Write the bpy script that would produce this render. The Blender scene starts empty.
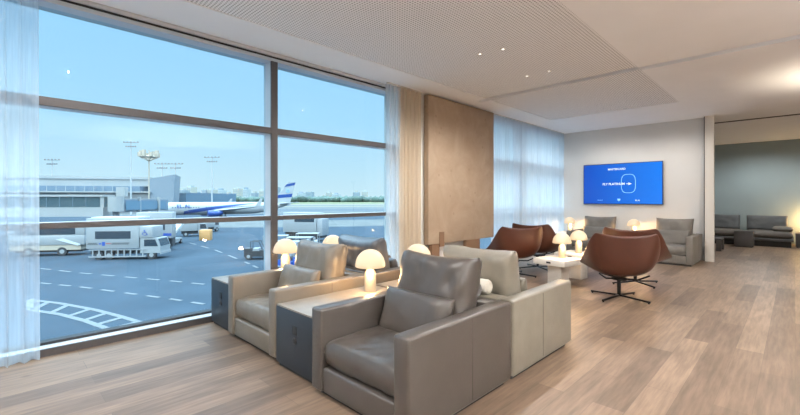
import bpy, bmesh, math, random
from mathutils import Vector, Matrix, noise
random.seed(7)
C = bpy.context.scene.collection
PI = math.pi

# ------------------------------------------------------------------ camera frame (18 mm lens, eye 1.3 m)
FL, EYE, PX, PY = 400.0, 1.3, 400.0, 199.5
YAW = math.atan2(395, 400)
FWD = (-math.sin(YAW), math.cos(YAW)); RGT = (math.cos(YAW), math.sin(YAW))
GZ = -4.7                                   # apron level below the lounge floor
def site(px, t, z=GZ):
    """ground position on the apron at bearing px and distance t"""
    k = (px - PX) / FL
    return Vector(((FWD[0] + k * RGT[0]) * t, (FWD[1] + k * RGT[1]) * t, z))
def hgt(py, t): return EYE - (py - PY) / FL * t

# ------------------------------------------------------------------ materials
MATS = {}
def mat(name, col, rough=0.5, metal=0.0, noise_amt=0.0, noise_scale=20.0, bump=0.0, bump_scale=60.0, emit=None, emit_s=0.0, spec=0.5, coat=0.0):
    if name in MATS: return MATS[name]
    m = bpy.data.materials.new(name); m.use_nodes = True
    nt = m.node_tree; b = nt.nodes['Principled BSDF']
    b.inputs['Base Color'].default_value = (*col, 1); b.inputs['Roughness'].default_value = rough
    b.inputs['Metallic'].default_value = metal; b.inputs['Specular IOR Level'].default_value = spec
    b.inputs['Coat Weight'].default_value = coat; b.inputs['Coat Roughness'].default_value = .28
    tc = nt.nodes.new('ShaderNodeTexCoord')
    if noise_amt > 0:
        n = nt.nodes.new('ShaderNodeTexNoise'); n.inputs['Scale'].default_value = noise_scale; n.inputs['Detail'].default_value = 5
        nt.links.new(tc.outputs['Object'], n.inputs['Vector'])
        r = nt.nodes.new('ShaderNodeValToRGB')
        r.color_ramp.elements[0].position = .3; r.color_ramp.elements[1].position = .7
        r.color_ramp.elements[0].color = (*[c * (1 - noise_amt) for c in col], 1)
        r.color_ramp.elements[1].color = (*[min(1, c * (1 + noise_amt)) for c in col], 1)
        nt.links.new(n.outputs['Fac'], r.inputs['Fac']); nt.links.new(r.outputs['Color'], b.inputs['Base Color'])
    if bump > 0:
        n2 = nt.nodes.new('ShaderNodeTexNoise'); n2.inputs['Scale'].default_value = bump_scale; n2.inputs['Detail'].default_value = 4
        nt.links.new(tc.outputs['Object'], n2.inputs['Vector'])
        bp = nt.nodes.new('ShaderNodeBump'); bp.inputs['Strength'].default_value = bump; bp.inputs['Distance'].default_value = .01
        nt.links.new(n2.outputs['Fac'], bp.inputs['Height']); nt.links.new(bp.outputs['Normal'], b.inputs['Normal'])
    if emit:
        b.inputs['Emission Color'].default_value = (*emit, 1); b.inputs['Emission Strength'].default_value = emit_s
    MATS[name] = m
    return m

def leather(name, col, rough=.42):
    return mat(name, col, rough, noise_amt=.07, noise_scale=9, bump=.16, bump_scale=180, coat=.16)
taupe = leather('taupe_leather', (.074, .062, .053), .30)
skytinted = leather('skytinted_leather', (.075, .080, .088), .30)  # taupe leather with the blue window reflection put into its colour
beige = leather('beige_leather', (.165, .138, .106), .34)
cream = leather('cream_leather', (.215, .190, .150))
slate_l = leather('slate_leather', (.17, .165, .16), .45)
greige = leather('greige_fabric', (.145, .130, .110), .7)
greyf = leather('grey_fabric', (.14, .145, .145), .8)
dusk = leather('dusk_fabric', (.07, .07, .07), .8)
tan = leather('cognac_leather', (.066, .018, .008), .4)
creamfab = mat('cream_fabric', (.60, .56, .48), .9, noise_amt=.06, noise_scale=60, bump=.2, bump_scale=200)
greyroll = mat('grey_roll_fabric', (.22, .21, .2), .85, noise_amt=.08, noise_scale=60, bump=.2, bump_scale=200)
black = mat('black_metal', (.018, .017, .016), .4, .6)
plinth_m = mat('dark_plinth', (.03, .028, .026), .6)
slate = mat('slate_lacquer', (.022, .028, .036), .45, noise_amt=.05, noise_scale=8)
stone = mat('pale_stone_top', (.28, .255, .22), .35, noise_amt=.05, noise_scale=12)
whitet = mat('white_stone', (.66, .63, .57), .45, noise_amt=.03, noise_scale=10)
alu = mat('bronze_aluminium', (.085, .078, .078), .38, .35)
alu_l = mat('pale_and_skylit_aluminium', (.62, .64, .66), .4, .3)  # on mullions and transoms its paleness stands for sky light
gasket = mat('gasket', (.02, .02, .022), .6)
wallm = mat('plaster_white', (.66, .645, .615), .9, noise_amt=.03, noise_scale=1.5, bump=.05, bump_scale=40)
wallb = mat('plaster_greygreen', (.27, .335, .345), .9, noise_amt=.05, noise_scale=.9, bump=.05, bump_scale=40)
ceilm = mat('ceiling_paint', (.92, .92, .915), .9, noise_amt=.015, noise_scale=2)
slotm = mat('slot_grey', (.05, .048, .046), .7)
post_m = mat('post_white', (.66, .62, .56), .6)
lampm = mat('lamp_opal', (.42, .38, .31), .5, emit=(1.0, .62, .27), emit_s=.37)
lampb = mat('lamp_opal_body', (.22, .205, .18), .5, emit=(1.0, .68, .34), emit_s=.26)
spotm = mat('spot_lens', (.9, .9, .85), .3, emit=(1, .93, .82), emit_s=3.0)

def nodes(m): return m.node_tree.nodes, m.node_tree.links
def mth(nt, op, a, b=None):
    n = nt.nodes.new('ShaderNodeMath'); n.operation = op
    for i, v in enumerate((a, b)):
        if v is None: continue
        if isinstance(v, (int, float)): n.inputs[i].default_value = v
        else: nt.links.new(v, n.inputs[i])
    return n.outputs[0]

def floor_mat():
    m = bpy.data.materials.new('oak_planks'); m.use_nodes = True; nt = m.node_tree; b = nt.nodes['Principled BSDF']
    tc = nt.nodes.new('ShaderNodeTexCoord'); mp = nt.nodes.new('ShaderNodeMapping'); mp.inputs['Rotation'].default_value = (0, 0, PI / 2)
    nt.links.new(tc.outputs['Object'], mp.inputs['Vector'])
    br = nt.nodes.new('ShaderNodeTexBrick'); br.offset = .37; br.offset_frequency = 2; br.squash = 1
    br.inputs['Scale'].default_value = 1; br.inputs['Brick Width'].default_value = 1.35; br.inputs['Row Height'].default_value = .185
    br.inputs['Mortar Size'].default_value = .0018; br.inputs['Mortar Smooth'].default_value = .3; br.inputs['Bias'].default_value = 0
    br.inputs['Color1'].default_value = (.262, .180, .122, 1); br.inputs['Color2'].default_value = (.150, .102, .070, 1); br.inputs['Mortar'].default_value = (.14, .10, .07, 1)
    nt.links.new(mp.outputs['Vector'], br.inputs['Vector'])
    mp2 = nt.nodes.new('ShaderNodeMapping'); mp2.inputs['Scale'].default_value = (22, 1.6, 1)
    nt.links.new(tc.outputs['Object'], mp2.inputs['Vector'])
    n = nt.nodes.new('ShaderNodeTexNoise'); n.inputs['Scale'].default_value = 1.6; n.inputs['Detail'].default_value = 6; n.inputs['Roughness'].default_value = .6
    nt.links.new(mp2.outputs['Vector'], n.inputs['Vector'])
    n3 = nt.nodes.new('ShaderNodeTexNoise'); n3.inputs['Scale'].default_value = 1.1; n3.inputs['Detail'].default_value = 2
    nt.links.new(tc.outputs['Object'], n3.inputs['Vector'])
    mr = nt.nodes.new('ShaderNodeMapRange'); mr.inputs['From Min'].default_value = .3; mr.inputs['From Max'].default_value = .7; mr.inputs['To Min'].default_value = .74; mr.inputs['To Max'].default_value = 1.24
    nt.links.new(n.outputs['Fac'], mr.inputs['Value'])
    mr2 = nt.nodes.new('ShaderNodeMapRange'); mr2.inputs['From Min'].default_value = .3; mr2.inputs['From Max'].default_value = .7; mr2.inputs['To Min'].default_value = .88; mr2.inputs['To Max'].default_value = 1.10
    nt.links.new(n3.outputs['Fac'], mr2.inputs['Value'])
    mp4 = nt.nodes.new('ShaderNodeMapping'); mp4.inputs['Scale'].default_value = (7, 1.1, 1); nt.links.new(tc.outputs['Object'], mp4.inputs['Vector'])
    n4 = nt.nodes.new('ShaderNodeTexNoise'); n4.inputs['Scale'].default_value = 1.3; n4.inputs['Detail'].default_value = 3; n4.inputs['Distortion'].default_value = 1.2; nt.links.new(mp4.outputs['Vector'], n4.inputs['Vector'])
    mr4 = nt.nodes.new('ShaderNodeMapRange'); mr4.inputs['From Min'].default_value = .3; mr4.inputs['From Max'].default_value = .7; mr4.inputs['To Min'].default_value = .86; mr4.inputs['To Max'].default_value = 1.12; nt.links.new(n4.outputs['Fac'], mr4.inputs['Value'])
    v4 = nt.nodes.new('ShaderNodeTexVoronoi'); v4.inputs['Scale'].default_value = 1.5; nt.links.new(tc.outputs['Object'], v4.inputs['Vector'])     # scattered knots
    mk = nt.nodes.new('ShaderNodeMapRange'); mk.inputs['From Min'].default_value = .015; mk.inputs['From Max'].default_value = .06; mk.inputs['To Min'].default_value = .72; mk.inputs['To Max'].default_value = 1.0; nt.links.new(v4.outputs['Distance'], mk.inputs['Value'])
    k = mth(nt, 'MULTIPLY', mth(nt, 'MULTIPLY', mr.outputs[0], mr2.outputs[0]), mth(nt, 'MULTIPLY', mr4.outputs[0], mk.outputs[0]))
    vm = nt.nodes.new('ShaderNodeVectorMath'); vm.operation = 'SCALE'
    nt.links.new(br.outputs['Color'], vm.inputs[0]); nt.links.new(k, vm.inputs['Scale'])
    nt.links.new(vm.outputs[0], b.inputs['Base Color'])
    b.inputs['Roughness'].default_value = .42; b.inputs['Specular IOR Level'].default_value = .35
    bp = nt.nodes.new('ShaderNodeBump'); bp.inputs['Strength'].default_value = .12; bp.inputs['Distance'].default_value = .004
    nt.links.new(n.outputs['Fac'], bp.inputs['Height']); nt.links.new(bp.outputs['Normal'], b.inputs['Normal'])
    return m

def perf_mat():
    m = bpy.data.materials.new('perforated_board'); m.use_nodes = True; nt = m.node_tree; b = nt.nodes['Principled BSDF']
    tc = nt.nodes.new('ShaderNodeTexCoord'); sp = nt.nodes.new('ShaderNodeSeparateXYZ'); nt.links.new(tc.outputs['Object'], sp.inputs[0])
    P = .032
    def cell(o):
        f = mth(nt, 'FRACT', mth(nt, 'DIVIDE', o, P)); d = mth(nt, 'SUBTRACT', f, .5)
        return mth(nt, 'MULTIPLY', d, d)
    d2 = mth(nt, 'ADD', cell(sp.outputs[0]), cell(sp.outputs[1]))
    hole = mth(nt, 'LESS_THAN', d2, .075)
    mx = nt.nodes.new('ShaderNodeMix'); mx.data_type = 'RGBA'
    mx.inputs['A'].default_value = (.90, .90, .895, 1); mx.inputs['B'].default_value = (.38, .375, .37, 1)
    nt.links.new(hole, mx.inputs['Factor']); nt.links.new(mx.outputs['Result'], b.inputs['Base Color'])
    b.inputs['Roughness'].default_value = .9
    return m

def glass_mat(name, tint, refl_rough=0.0):
    m = bpy.data.materials.new(name); m.use_nodes = True; nt = m.node_tree; nt.nodes.clear()
    o = nt.nodes.new('ShaderNodeOutputMaterial'); mix = nt.nodes.new('ShaderNodeMixShader')
    t = nt.nodes.new('ShaderNodeBsdfTransparent'); t.inputs[0].default_value = (*tint, 1)
    g = nt.nodes.new('ShaderNodeBsdfGlossy'); g.inputs['Roughness'].default_value = refl_rough
    fr = nt.nodes.new('ShaderNodeFresnel'); fr.inputs['IOR'].default_value = 1.5
    ge = nt.nodes.new('ShaderNodeNewGeometry')          # reflect once, at the face turned to the viewer
    nt.links.new(mth(nt, 'MULTIPLY', fr.outputs[0], mth(nt, 'SUBTRACT', 1.0, ge.outputs['Backfacing'])), mix.inputs[0]); nt.links.new(t.outputs[0], mix.inputs[1]); nt.links.new(g.outputs[0], mix.inputs[2])
    nt.links.new(mix.outputs[0], o.inputs[0])
    return m

def sheer_mat(name, col, clear):
    m = bpy.data.materials.new(name); m.use_nodes = True; nt = m.node_tree; nt.nodes.clear()
    o = nt.nodes.new('ShaderNodeOutputMaterial')
    t = nt.nodes.new('ShaderNodeBsdfTransparent'); d = nt.nodes.new('ShaderNodeBsdfDiffuse'); tr = nt.nodes.new('ShaderNodeBsdfTranslucent')
    d.inputs[0].default_value = (*col, 1); tr.inputs[0].default_value = (*col, 1)
    tc = nt.nodes.new('ShaderNodeTexCoord'); n = nt.nodes.new('ShaderNodeTexNoise'); n.inputs['Scale'].default_value = 60
    mp = nt.nodes.new('ShaderNodeMapping'); mp.inputs['Scale'].default_value = (1, 1, .05)
    nt.links.new(tc.outputs['Object'], mp.inputs['Vector']); nt.links.new(mp.outputs[0], n.inputs['Vector'])
    mr = nt.nodes.new('ShaderNodeMapRange'); mr.inputs['To Min'].default_value = clear - .08; mr.inputs['To Max'].default_value = clear + .08
    nt.links.new(n.outputs['Fac'], mr.inputs['Value'])
    a = nt.nodes.new('ShaderNodeMixShader'); a.inputs[0].default_value = .72
    nt.links.new(d.outputs[0], a.inputs[1]); nt.links.new(tr.outputs[0], a.inputs[2])
    x = nt.nodes.new('ShaderNodeMixShader'); nt.links.new(mr.outputs[0], x.inputs[0]); nt.links.new(a.outputs[0], x.inputs[1]); nt.links.new(t.outputs[0], x.inputs[2])
    nt.links.new(x.outputs[0], o.inputs[0])
    return m

def panel_mat():
    m = bpy.data.materials.new('travertine'); m.use_nodes = True; nt = m.node_tree; b = nt.nodes['Principled BSDF']
    tc = nt.nodes.new('ShaderNodeTexCoord')
    n = nt.nodes.new('ShaderNodeTexNoise'); n.inputs['Scale'].default_value = 2.2; n.inputs['Detail'].default_value = 9; n.inputs['Roughness'].default_value = .68; n.inputs['Distortion'].default_value = .6
    nt.links.new(tc.outputs['Object'], n.inputs['Vector'])
    r = nt.nodes.new('ShaderNodeValToRGB'); e = r.color_ramp.elements
    e[0].position = .28; e[0].color = (0.322, 0.227, 0.147, 1); e[1].position = .72; e[1].color = (0.441, 0.334, 0.234, 1)
    x = r.color_ramp.elements.new(.5); x.color = (0.378, 0.277, 0.189, 1)
    nt.links.new(n.outputs['Fac'], r.inputs['Fac'])
    v = nt.nodes.new('ShaderNodeTexVoronoi'); v.inputs['Scale'].default_value = 5; nt.links.new(tc.outputs['Object'], v.inputs['Vector'])
    lt = mth(nt, 'LESS_THAN', v.outputs['Distance'], .12)
    mx = nt.nodes.new('ShaderNodeMix'); mx.data_type = 'RGBA'; mx.inputs['B'].default_value = (0.252, 0.170, 0.108, 1)
    nt.links.new(mth(nt, 'MULTIPLY', lt, .5), mx.inputs['Factor']); nt.links.new(r.outputs['Color'], mx.inputs['A'])
    nt.links.new(mx.outputs['Result'], b.inputs['Base Color']); b.inputs['Roughness'].default_value = .75
    bp = nt.nodes.new('ShaderNodeBump'); bp.inputs['Strength'].default_value = .3; bp.inputs['Distance'].default_value = .01
    nt.links.new(n.outputs['Fac'], bp.inputs['Height']); nt.links.new(bp.outputs['Normal'], b.inputs['Normal'])
    return m
panelm = panel_mat()

# ------------------------------------------------------------------ mesh helpers
def bx(bm, x0, x1, y0, y1, z0, z1, bev=0.0, seg=2):
    n = bmesh.new()
    bmesh.ops.create_cube(n, size=1)
    for v in n.verts:
        v.co = Vector((x0 + (v.co.x + .5) * (x1 - x0), y0 + (v.co.y + .5) * (y1 - y0), z0 + (v.co.z + .5) * (z1 - z0)))
    if bev > 0:
        bmesh.ops.bevel(n, geom=list(n.edges), offset=bev, segments=seg, profile=.5, affect='EDGES')
    join(bm, n)
def join(bm, n, M=None):
    me = bpy.data.meshes.new('t'); 
    if M is not None: n.transform(M)
    n.to_mesh(me); n.free(); bm.from_mesh(me); bpy.data.meshes.remove(me)
def cyl(bm, p0, p1, r0, r1=None, n=20, cap=True):
    r1 = r0 if r1 is None else r1
    p0, p1 = Vector(p0), Vector(p1); d = p1 - p0
    b = bmesh.new(); bmesh.ops.create_cone(b, cap_ends=cap, segments=n, radius1=r0, radius2=r1, depth=d.length)
    M = Matrix.Translation((p0 + p1) / 2) @ d.to_track_quat('Z', 'Y').to_matrix().to_4x4()
    join(bm, b, M)
def lathe(bm, prof, n=40, c=(0, 0, 0)):
    rings = []
    for r, z in prof:
        if r < 1e-5: rings.append([bm.verts.new((c[0], c[1], c[2] + z))])
        else: rings.append([bm.verts.new((c[0] + r * math.cos(2 * PI * i / n), c[1] + r * math.sin(2 * PI * i / n), c[2] + z)) for i in range(n)])
    for a, b in zip(rings, rings[1:]):
        for i in range(n):
            j = (i + 1) % n
            if len(a) == 1 and len(b) == 1: continue
            if len(a) == 1: bm.faces.new((a[0], b[j], b[i]))
            elif len(b) == 1: bm.faces.new((a[i], a[j], b[0]))
            else: bm.faces.new((a[i], a[j], b[j], b[i]))
def tube(bm, pts, r, n=8):
    for a, b in zip(pts, pts[1:]): cyl(bm, a, b, r, n=n)
def prism(bm, poly, y0, y1):
    """polygon in x,z pulled from y0 to y1"""
    a = [bm.verts.new((x, y0, z)) for x, z in poly]; b = [bm.verts.new((x, y1, z)) for x, z in poly]
    bm.faces.new(a); bm.faces.new(b[::-1])
    for i in range(len(a)):
        j = (i + 1) % len(a); bm.faces.new((a[j], a[i], b[i], b[j]))
def obj(name, bm, m, parent=None, smooth=False, loc=None, angle=None):
    bmesh.ops.recalc_face_normals(bm, faces=bm.faces)
    me = bpy.data.meshes.new(name); bm.to_mesh(me); bm.free()
    me.materials.append(m)
    if smooth or angle:
        for p in me.polygons: p.use_smooth = True
        if angle: me.set_sharp_from_angle(angle=math.radians(angle))
    o = bpy.data.objects.new(name, me); C.objects.link(o)
    if parent is not None: o.parent = parent
    if loc is not None: o.location = loc
    return o
def box(name, x0, x1, y0, y1, z0, z1, m, parent=None, bev=0.0, seg=2):
    bm = bmesh.new(); bx(bm, x0, x1, y0, y1, z0, z1, bev, seg)
    return obj(name, bm, m, parent, angle=40 if bev else None)
def thing(name, label, cat, loc=(0, 0, 0), rotz=0.0, group=None):
    o = bpy.data.objects.new(name, None); C.objects.link(o); o.empty_display_size = .1
    o.location = loc; o.rotation_euler = (0, 0, rotz); o['label'] = label; o['category'] = cat
    if group: o['group'] = group
    return o
def tag(o, label, cat, group=None):
    o['label'] = label; o['category'] = cat
    if group: o['group'] = group
    return o
def struct(o, kind='structure'):
    o['kind'] = kind; return o
def root(name):
    o = bpy.data.objects.new(name, None); C.objects.link(o); o['kind'] = 'structure'; return o
def copy_tree(o, parent=None):
    c = o.copy(); C.objects.link(c)
    if parent is not None: c.parent = parent
    for ch in list(o.children): copy_tree(ch, c)
    return c

def cushion(w, h, T, p=6.0, q=.38, seed=0, wr=.006, nu=30, nv=24, sag=.0, ears=.0, dimple=0.0):
    """stuffed cushion in the x-z plane, thickness along y, centred on the origin"""
    bm = bmesh.new(); off = Vector((seed * 3.7, seed * 1.3, seed * 2.1))
    def prof(u, v):
        return max(0.0, (1 - abs(u) ** p) * (1 - abs(v) ** p)) ** q
    sides = []
    for s in (-1, 1):
        g = []
        for j in range(nv + 1):
            row = []
            for i in range(nu + 1):
                u = math.sin((i / nu - .5) * PI); v = math.sin((j / nv - .5) * PI)
                u = .55 * u + .45 * (2 * i / nu - 1); v = .55 * v + .45 * (2 * j / nv - 1)
                t = prof(u, v)
                cx = 1 + ears * (u * u * v * v) - .03 * (1 - v * v) * 0
                x = u * w / 2 * (1 - .035 * (1 - abs(u)) * 0) * cx; z = v * h / 2 * cx
                z -= sag * (1 - u * u) * (1 if v > 0 else 0) * max(v, 0)
                k = wr * noise.noise(Vector((x * 7, s * 2.0, z * 7)) + off) + wr * .6 * noise.noise(Vector((x * 19, s * 3.0, z * 13)) + off)
                crease = wr * .9 * (abs(noise.noise(Vector((x * 4.2 + z * 2, s, z * 4.2 - x * 2)) + off)) * -1)
                y = s * (T / 2 * t * (1 - dimple * (1 - u * u) * (1 - v * v)) + (k + crease) * min(1, t * 1.2))
                row.append(bm.verts.new((x, y, z)))
            g.append(row)
        sides.append(g)
        for j in range(nv):
            for i in range(nu):
                f = (g[j][i], g[j][i + 1], g[j + 1][i + 1], g[j + 1][i])
                bm.faces.new(f if s < 0 else f[::-1])
    bmesh.ops.remove_doubles(bm, verts=bm.verts, dist=.0008)
    return bm
def put(bm, loc, rx=0.0, ry=0.0, rz=0.0):
    bm.transform(Matrix.Translation(loc) @ Matrix.Rotation(rz, 4, 'Z') @ Matrix.Rotation(ry, 4, 'Y') @ Matrix.Rotation(rx, 4, 'X'))
    return bm

# ------------------------------------------------------------------ SETTING
fb = bmesh.new(); bx(fb, -4.43, 6.0, -4.0, 16.4, -.12, 0.0)
struct(obj('floor', fb, floor_mat()))
CZ = 3.05
YS0, YS1 = 6.00, 6.15                        # ceiling slot
cb = bmesh.new()
bx(cb, -4.42, -3.83, -4.0, YS0, CZ, CZ + .2); bx(cb, -1.48, 6.0, -4.0, YS0, CZ, CZ + .2)
bx(cb, -4.42, -4.03, YS0, YS1, CZ, CZ + .2)
bx(cb, -4.42, -3.83, YS1, 8.62, CZ, CZ + .2); bx(cb, -1.48, 6.0, YS1, 8.62, CZ, CZ + .2)
bx(cb, -4.42, 6.0, 8.62, 11.52, CZ, CZ + .2); bx(cb, -4.42, 6.0, 11.60, 16.4, CZ, CZ + .2)
bx(cb, -4.9, 6.2, -4.2, 16.6, CZ + .2, CZ + .3)
struct(obj('ceiling', cb, ceilm))
pb = bmesh.new(); bx(pb, -3.83, -1.48, -4.0, YS0, CZ + .012, CZ + .2); bx(pb, -3.83, -1.48, YS1, 8.62, CZ + .012, CZ + .2)
struct(obj('ceiling_panel', pb, perf_mat()))
tb = bmesh.new(); bx(tb, -4.03, 6.0, YS0 + .005, YS1 - .005, CZ + .12, CZ + .19)
struct(obj('trim_1', tb, slotm))
tb = bmesh.new(); bx(tb, -1.4, 6.0, 11.525, 11.595, CZ - .012, CZ + .19)
struct(obj('trim_2', tb, slotm))

wb = bmesh.new(); bx(wb, -4.43, -1.372, 10.65, 10.77, 0, CZ)
struct(obj('wall_back', wb, wallm))
pb = bmesh.new(); bx(pb, -1.352, -1.20, 10.50, 10.60, 0, CZ)
struct(obj('wall_back_post', pb, post_m))
gb = bmesh.new(); bx(gb, -1.37, -1.354, 10.52, 10.70, 0, CZ)
struct(obj('trim_3', gb, gasket))
wb = bmesh.new(); bx(wb, -4.6, 6.0, 16.3, 16.5, 0, CZ)
struct(obj('wall_far', wb, wallb))
wb = bmesh.new(); bx(wb, -4.6, -4.43, 11.4, 16.4, 0, CZ)
struct(obj('wall_far_left', wb, wallb))
wb = bmesh.new(); bx(wb, 6.0, 6.2, -4.2, 16.5, -.1, CZ + .2)
struct(obj('wall_right', wb, wallm))
wb = bmesh.new(); bx(wb, -4.9, 6.2, -4.3, -4.0, -.1, CZ + .2)
struct(obj('wall_front', wb, wallm))
wb = bmesh.new(); bx(wb, -4.72, -4.40, 4.42, 6.42, 0, CZ + .1)
struct(obj('wall_left', wb, wallm))
# facade above and below the glass, storeys of the terminal the lounge belongs to
fm = mat('facade_cladding', (.5, .5, .5), .6)
wb = bmesh.new(); bx(wb, -4.9, -4.7, -4.3, 16.6, CZ - .02, CZ + 1.8); bx(wb, -4.9, 12, -4.3, 16.6, CZ + .31, CZ + 1.8); bx(wb, -4.9, 12, -40, 30, GZ, -.16)
struct(obj('exterior_facade', wb, fm))
# baseboards
bb = bmesh.new(); bx(bb, -4.40, -1.375, 10.635, 10.65, 0, .07)
struct(obj('baseboard_back', bb, wallm))

# windows: frame, mullions, transoms, panes
gl = glass_mat('tinted_glass', (.80, .915, .965))
def window(name, y0, y1, mullions):
    w = root(name)
    fr = bmesh.new()
    bx(fr, -4.66, -4.43, y0, y1, -.02, .060, .004)            # sill upstand
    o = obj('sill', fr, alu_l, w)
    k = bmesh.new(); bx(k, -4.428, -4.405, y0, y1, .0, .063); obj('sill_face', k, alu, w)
    k = bmesh.new(); bx(k, -4.64, -4.545, y0, y1, .0605, .082); obj('gasket', k, gasket, w)
    k = bmesh.new(); bx(k, -4.66, -4.462, y0, y1, 2.958, 2.998, .003); obj('head_frame', k, mat('head_aluminium_skylit', (.55, .60, .64), .4, .2), w)  # pale blue-grey paints in the sky light on the underside
    k = bmesh.new(); bx(k, -4.66, -4.46, y0, y1, 2.9985, 3.06); obj('head_gap_shade', k, gasket, w)  # solid dark strip stands in for the shade in the gap
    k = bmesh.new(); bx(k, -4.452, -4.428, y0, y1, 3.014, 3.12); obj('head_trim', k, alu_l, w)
    for z0, z1 in ((1.052, 1.105), (2.084, 2.160)):
        k = bmesh.new(); bx(k, -4.62, -4.474, y0, y1, z0 + .001, z1 - .001); tr_ = obj('transom', k, alu_l, w)  # body paler than its cap to paint in sky light
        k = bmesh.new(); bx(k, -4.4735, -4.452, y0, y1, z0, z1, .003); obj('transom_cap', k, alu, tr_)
    for ym in mullions:
        k = bmesh.new(); bx(k, -4.64, -4.472, ym - .041, ym + .041,   .0825, 2.957); mu_ = obj('mullion', k, alu_l, w)  # sky light on the sides is painted as a paler body
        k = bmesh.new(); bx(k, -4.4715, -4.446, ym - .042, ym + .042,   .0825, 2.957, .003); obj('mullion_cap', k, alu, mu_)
    ys = [y0] + list(mullions) + [y1]
    for a, b in zip(ys, ys[1:]):
        for z0, z1 in ((.0825, 1.07), (1.09, 2.12), (2.12, 2.975)):
            g = bmesh.new(); bx(g, -4.606, -4.598, a + .01, b - .01, z0, z1); obj('pane', g, gl, w)
    return w
window('window_1', -4.0, 4.42, (-1.45, 2.36))
window('window_2', 6.42, 11.4, (8.45, ))
eb = bmesh.new(); bx(eb, -4.8, -4.42, 11.3, 11.52, 0, CZ + .1); struct(obj('wall_left_end', eb, wallm))

# stone slab on posts in front of the column
sl = thing('stone_slab', 'tall beige travertine slab raised on two brown posts between the curtains', 'panel', (-4.28, 6.0, 0))
box('slab_face', -.10, .0, -1.0, 1.0, .553, 3.03, panelm, sl, .006)
box('post', -.08, -.01, -.90, -.70, 0.0, .552, mat('post_brown', (.22, .125, .07), .6), sl)
box('post', -.08, -.01, .08, .52, 0.0, .552, MATS['post_brown'], sl)
box('bracket', .001, .012, -.72, -.60, .50, .75, MATS['post_brown'], sl)

# ------------------------------------------------------------------ sheer curtains
def curtain(name, label, x, segs, z0, z1, m, group='sheer window curtains', seed=1, amp=.035):
    t = thing(name, label, 'curtain', (x, segs[0][0], 0), 0, group)
    base = segs[0][0]
    bm = bmesh.new(); L = segs[-1][1] - base; n = int(L / .009); rows = 9
    rnd = random.Random(seed); ph = rnd.random() * 6
    g = []
    for j in range(rows + 1):
        v = j / rows; row = []
        for i in range(n + 1):
            y = L * i / n
            a = amp * (.75 + .5 * noise.noise(Vector((y * 1.7 + seed * 9, v * .6, 3.1))))
            s = y * (2 * PI / .115) + 1.9 * noise.noise(Vector((y * 2.5, seed * 5.0, v * .5))) * 2 + ph
            xx = a * math.sin(s) + .012 * math.sin(s * 2.3 + 1)
            row.append(bm.verts.new((xx, y + .012 * math.cos(s), z0 + (z1 - z0) * v)))
        g.append(row)
    for j in range(rows):
        for i in range(n):
            bm.faces.new((g[j][i], g[j][i + 1], g[j + 1][i + 1], g[j + 1][i]))
    obj('cloth', bm, m, t, smooth=True)
    box('curtain_track', -.015, .015, .0, L, z1 + .001, CZ - .001, post_m, t)
    return t
sheer = sheer_mat('sheer_voile', (.84, .90, .95), .52)
sheer2 = sheer_mat('sheer_voile_warm', (.80, .70, .57), .16)
sheer3 = sheer_mat('sheer_voile_cool', (.90, .93, .95), .42)
curtain('sheer_curtain', 'sheer white curtain at the left end of the big window, touching the floor', -4.33, [(-1.35, .245)], .012, 3.03, sheer, seed=3)
curtain('sheer_curtain', 'narrow see-through curtain strip at the right end of the big window', -4.33, [(4.11, 4.37)], .012, 3.03, sheer_mat('sheer_voile_thin', (.84, .88, .90), .55), seed=6, amp=.028)
curtain('sheer_curtain', 'sheer cream curtain hanging beside the stone slab', -4.33, [(4.40, 4.90)], .012, 3.03, sheer2, seed=5, amp=.03)
curtain('sheer_curtain', 'wide sheer curtain covering the window in the corner beyond the stone slab', -4.36, [(7.02, 10.58)], .012, 3.03, sheer3, seed=8, amp=.03)

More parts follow.
